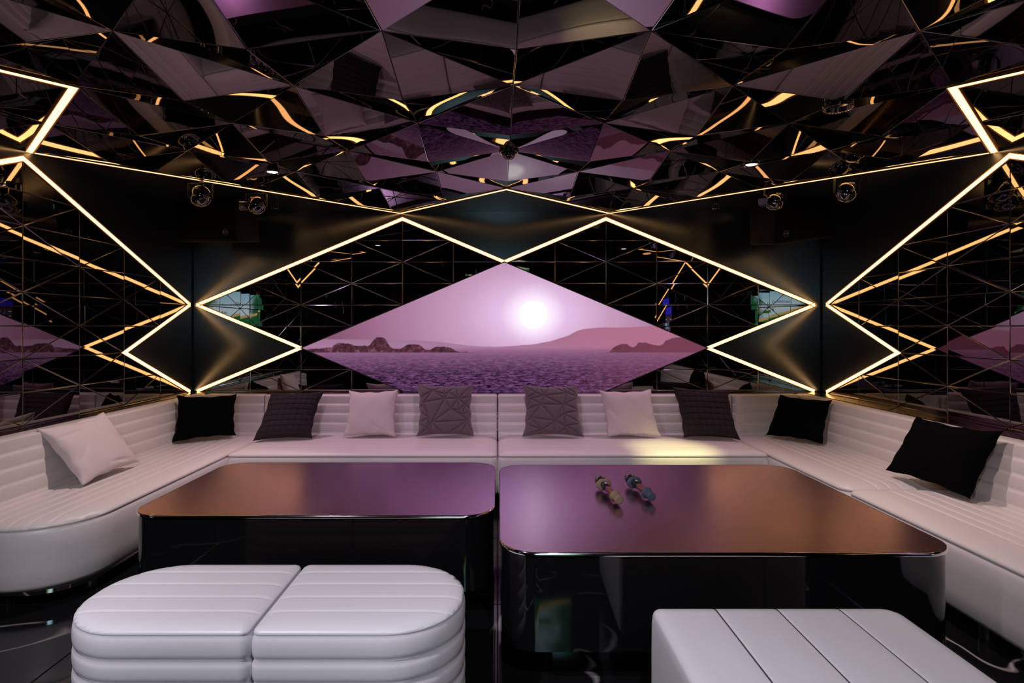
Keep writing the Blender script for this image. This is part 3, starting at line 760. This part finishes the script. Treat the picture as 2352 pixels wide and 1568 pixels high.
# ------------------------------------------------------------------ ceiling hardware
def downlight(label, x, y, z, r, lit=True, dome=False):
    t = thing('downlight' if not dome else 'dome_camera', label, 'ceiling light' if not dome else 'camera', (x, y, z))
    b = B(); b.rev([(r * .74, .035), (r * .78, -.004), (r, -.008), (r * 1.02, -.004), (r, .02)], 32); b.build('bezel', M['gloss_black'], t)
    b = B()
    if dome: b.rev([(r * .74, .0), (r * .70, -.02), (r * .55, -.036), (r * .3, -.046), (r * .04, -.05)], 28); b.build('dome', M['glass_black'], t)
    else: b.rev([(r * .72, .010), (r * .72, .006 if not lit else -.002)], 28); b.build('lens', M['lamp'] if lit else M['lens_off'], t)
downlight('small lit round downlight in the mirrored ceiling, left side', -1.45, 3.72, CZ - LOW - .005, .045)
downlight('small lit round downlight in the mirrored ceiling, right side', 1.56, 3.55, CZ - LOW - .005, .045)
downlight('unlit round downlight in the mirrored ceiling, upper right', 1.545, 2.62, CZ - LOW - .01, .062, lit=False)
downlight('black dome camera under the ceiling point above the screen', .068, 3.50, CZ - .012, .058, dome=True)

def ball_light(label, x, y, z, r, barrel):
    t = thing('stage_light', label, 'stage light', (x, y, z), 'glossy black ball lights under the corner ceilings')
    b = B(); n = 14; b.rev([(max(.002, r * math.sin(math.pi * k / n)), -r * math.cos(math.pi * k / n)) for k in range(n + 1)], 28); b.build('ball', M['glass_black'], t)
    b = B(); b.box((-.012, .005, r * .8), (.012, .03, CZ - .0 - z)); b.box((-r * 1.12, -.012, -.01), (-r * 1.05, .012, r * 1.2)); b.box((r * 1.05, -.012, -.01), (r * 1.12, .012, r * 1.2)); b.box((-r * 1.12, -.012, r * 1.14), (r * 1.12, .012, r * 1.2)); b.build('bracket', M['black'], t)
    # trapezoid label lying on the front upper side of the ball
    q = r * 1.06; b = B(); P = []
    for (du, dv) in ((-.30, .78), (.30, .78), (.18, .50), (-.18, .50)):
        p = Vector((du, -1.0, dv)).normalized() * q; P.append(p)
    b.add(P, [(0, 1, 2, 3)]); b.add([p * .95 for p in P], [(3, 2, 1, 0)]); lb = b.build('sticker', M['white_ink'], t)
    b = B()
    for k in range(4):
        u = -.19 + .105 * k
        b.add([Vector((uu, -1, vv)).normalized() * (q + .0008) for uu, vv in ((u, .66), (u + .07, .66), (u + .07, .74), (u, .74))], [(0, 1, 2, 3)])
    b.add([Vector((uu, -1, vv)).normalized() * (q + .0008) for uu, vv in ((-.16, .54), (.16, .54), (.19, .62), (-.19, .62))], [(0, 1, 2, 3)]); b.build('print', M['cloth_char'], lb)
    if barrel:
        mt = Matrix.Rotation(R(-95), 4, 'Y') @ Matrix.Rotation(R(20), 4, 'X')
        b = B(); b.rev([(r * .55, r * .7), (r * .55, r * 1.45), (r * .62, r * 1.5), (r * .60, r * 1.62)], 24, mtx=mt); b.build('lens_barrel', M['glass_black'], t)
ball_light('glossy black ball light under the left corner ceiling, left one', -2.14, 4.16, 2.315, .078, False)
ball_light('glossy black ball light with side barrel under the left corner ceiling, right one', -1.88, 4.50, 2.326, .075, True)
ball_light('glossy black ball light with side barrel under the right corner ceiling, left one', 2.135, 4.45, 2.345, .075, True)
ball_light('glossy black ball light under the right corner ceiling, right one', 2.475, 4.10, 2.335, .078, False)

def text(body, size, m, parent, mtx, name='lettering', extrude=.0006, align='CENTER'):
    c = bpy.data.curves.new(name, 'FONT'); c.body = body; c.size = size; c.extrude = extrude; c.align_x = align; c.align_y = 'CENTER'
    o = bpy.data.objects.new(name, c); col.objects.link(o)
    dg = bpy.context.evaluated_depsgraph_get(); me = bpy.data.meshes.new_from_object(o.evaluated_get(dg)); bpy.data.objects.remove(o)
    me.transform(mtx); me.materials.clear(); me.materials.append(m)
    return link(name, me, parent)
def speaker(label, loc, yaw, tilt, roll, bx):
    t = thing('loudspeaker', label, 'loudspeaker', loc, 'black loudspeakers in the ceiling corners')
    t.rotation_euler = (R(tilt), R(roll), R(yaw))
    b = B(); b.bevbox((-.29, -.14, -.165), (.29, .16, .165), .014); b.build('cabinet', M['cab'], t)
    b = B(); b.bevbox((-.272, -.150, -.150), (.272, -.138, .150), .005); b.build('grille', M['speaker'], t)
    b = B(); b.rev([(.026, 0), (.026, .004), (.022, .005)], 28, mtx=Matrix.Translation((bx, -.150, -.085)) @ Matrix.Rotation(R(90), 4, 'X')); bd = b.build('badge', M['cloth_black'], t)
    text('RCF', .021, M['badge'], bd, Matrix.Translation((bx, -.1565, -.085)) @ Matrix.Rotation(R(90), 4, 'X'))
    b = B()
    for a in range(28):
        a0, a1 = R(360 * a / 28), R(360 * (a + 1) / 28)
        b.add([(bx + q * math.cos(w_), -.1556, -.085 + q * math.sin(w_)) for q, w_ in ((.0225, a0), (.0250, a0), (.0250, a1), (.0225, a1))], [(0, 1, 2, 3)])
    b.build('badge_ring', M['badge'], bd)
    b = B(); b.box((-.03, -.0, .16), (.03, .06, .20)); b.build('bracket', M['black'], t)
speaker('black loudspeaker with round badge in the left ceiling corner', (-2.36, 4.86, 2.255), -14, 8, 2, .20)
speaker('black loudspeaker with round badge tilted in the right ceiling corner', (2.47, 4.86, 2.262), 14, 8, -8, -.19)
for lab, x in (('small clear pendant cup lamp beside the left ball lights', -1.90), ('small clear pendant cup lamp left of the right ball lights', 1.86)):
    t = thing('cup_lamp', lab, 'ceiling light', (x, 4.93, 2.40))
    b = B(); b.rev([(.019, -.022), (.023, -.018), (.028, .018), (.030, .022), (.026, .024)], 20, sm=False); b.build('cup', M['lens_off'], t)
    b = B()
    for k in range(8):
        a = R(45 * k)
        for z in (-.018, 0, .016): b.box((-.0018, -.0018, z), (.0018, .0018, z + .004), mtx=Matrix.Translation((.028 * math.cos(a), .028 * math.sin(a), 0)))
    b.build('studs', M['badge'], t)
    b = B(); b.box((-.01, -.01, .02), (.01, .01, .05)); b.build('socket', M['black'], t)

# ------------------------------------------------------------------ television and control panel (seen in the mirrors)
t = thing('television', 'wide television behind the camera playing a bright beach video, seen in the mirrors', 'television', (-.03, YF + .01, 1.75))
b = B(); b.bevbox((-.64, .02, -.38), (.64, .06, .38), .008); b.build('housing', M['black'], t)
mesh('display', [(-.62, .062, -.36), (.62, .062, -.36), (.62, .062, .36), (-.62, .062, .36)], [(3, 2, 1, 0)], M['tv'], t)
RT = lambda x, z, y=.065: Matrix.Translation((x, y, z)) @ Matrix.Rotation(R(180), 4, 'Z') @ Matrix.Rotation(R(90), 4, 'X')
text("I'm addicted", .09, M['text_blue'], t, RT(.05, .12)); text('Paradise', .09, M['text_blue'], t, RT(.28, -.06))
b = B(); b.box((.18, .063, -.17), (.40, .065, -.11)); b.build('caption_block', M['green_ui'], t)
b = B(); b.box((-.5, -.008, -.1), (.5, .02, .1)); b.build('bracket', M['black'], t)

t = thing('control_panel', 'tall blue lit song panel on the right wall, seen in the mirrors', 'control panel', (XR - .02, .62, 1.50)); t.rotation_euler.z = R(90)
# local +x runs towards +Y of the room, the face looks to -X
b = B(); b.bevbox((-.20, -.0, -.37), (.20, .03, .37), .006); b.build('housing', M['black'], t)
for o in t.children: o.scale = (1, 1, 1)
def pq(x0, x1, z0, z1, y=.032): return [(x0, y, z0), (x1, y, z0), (x1, y, z1), (x0, y, z1)]
mesh('display', pq(-.19, .19, -.36, .20), [(3, 2, 1, 0)], M['dark_ui'], t)
mesh('title_bar', pq(-.19, .19, .21, .35), [(3, 2, 1, 0)], M['blue_ui'], t)
b = B()
def ring(bd, cx, cz, r0, r1, y=.034, a0=0, a1=360, n=40):
    for k in range(n):
        u, v = R(a0 + (a1 - a0) * k / n), R(a0 + (a1 - a0) * (k + 1) / n)
        bd.add([(cx + q * math.cos(w_), y, cz + q * math.sin(w_)) for q, w_ in ((r0, u), (r1, u), (r1, v), (r0, v))], [(0, 1, 2, 3)[::-1]])
ring(b, 0, -.08, .070, .080)
for s in (-1, 1):
    for x0, x1 in ((.036, .042),): b.add(pq(s * x0, s * x1, .0, .16, .034), [(0, 1, 2, 3)]); b.add(pq(s * x0, s * x1, -.32, -.16, .034), [(0, 1, 2, 3)])
    b.add(pq(s * .13, s * .138, -.16, 0, .034), [(0, 1, 2, 3)])
b.build('glyph_ring', M['neon'], t)
for a_ in [(-.010, .010, 0, .09), (-.010, .010, -.25, -.16)] + [(k * .14 - .03, k * .14 + .03, z, z + .012) for z in (.12, .04, -.22, -.30) for k in (-1, 1)]:
    mesh('glyph_mark', pq(*a_, .034), [(0, 1, 2, 3)], M['cyan'], t)
text('U', .075, M['cyan'], t, RT(.026, -.08, .036)); text('9', .075, M['cyan'], t, RT(-.026, -.08, .036))
# dark rounded door panels on the wall behind the camera
for lab, x in (('tall dark rounded door leaf behind the camera, left', -1.95), ('tall dark rounded door leaf behind the camera, right', 1.95)):
    P = rrect(-.42, .42, 0, 2.1, .18)
    b = B(); n = len(P); b.add([(p, 0, q) for p, q in P] + [(p, .03, q) for p, q in P], [tuple(range(n, 2 * n))[::-1]] + [(i, i + n, (i + 1) % n + n, (i + 1) % n) for i in range(n)])
    o = b.build('door_%d' % (1 if x < 0 else 2), mat('plum door lacquer', (.05, .035, .05), .3, .2)); o.location = (x, YF, .02); tag(o, lab, kind='structure')
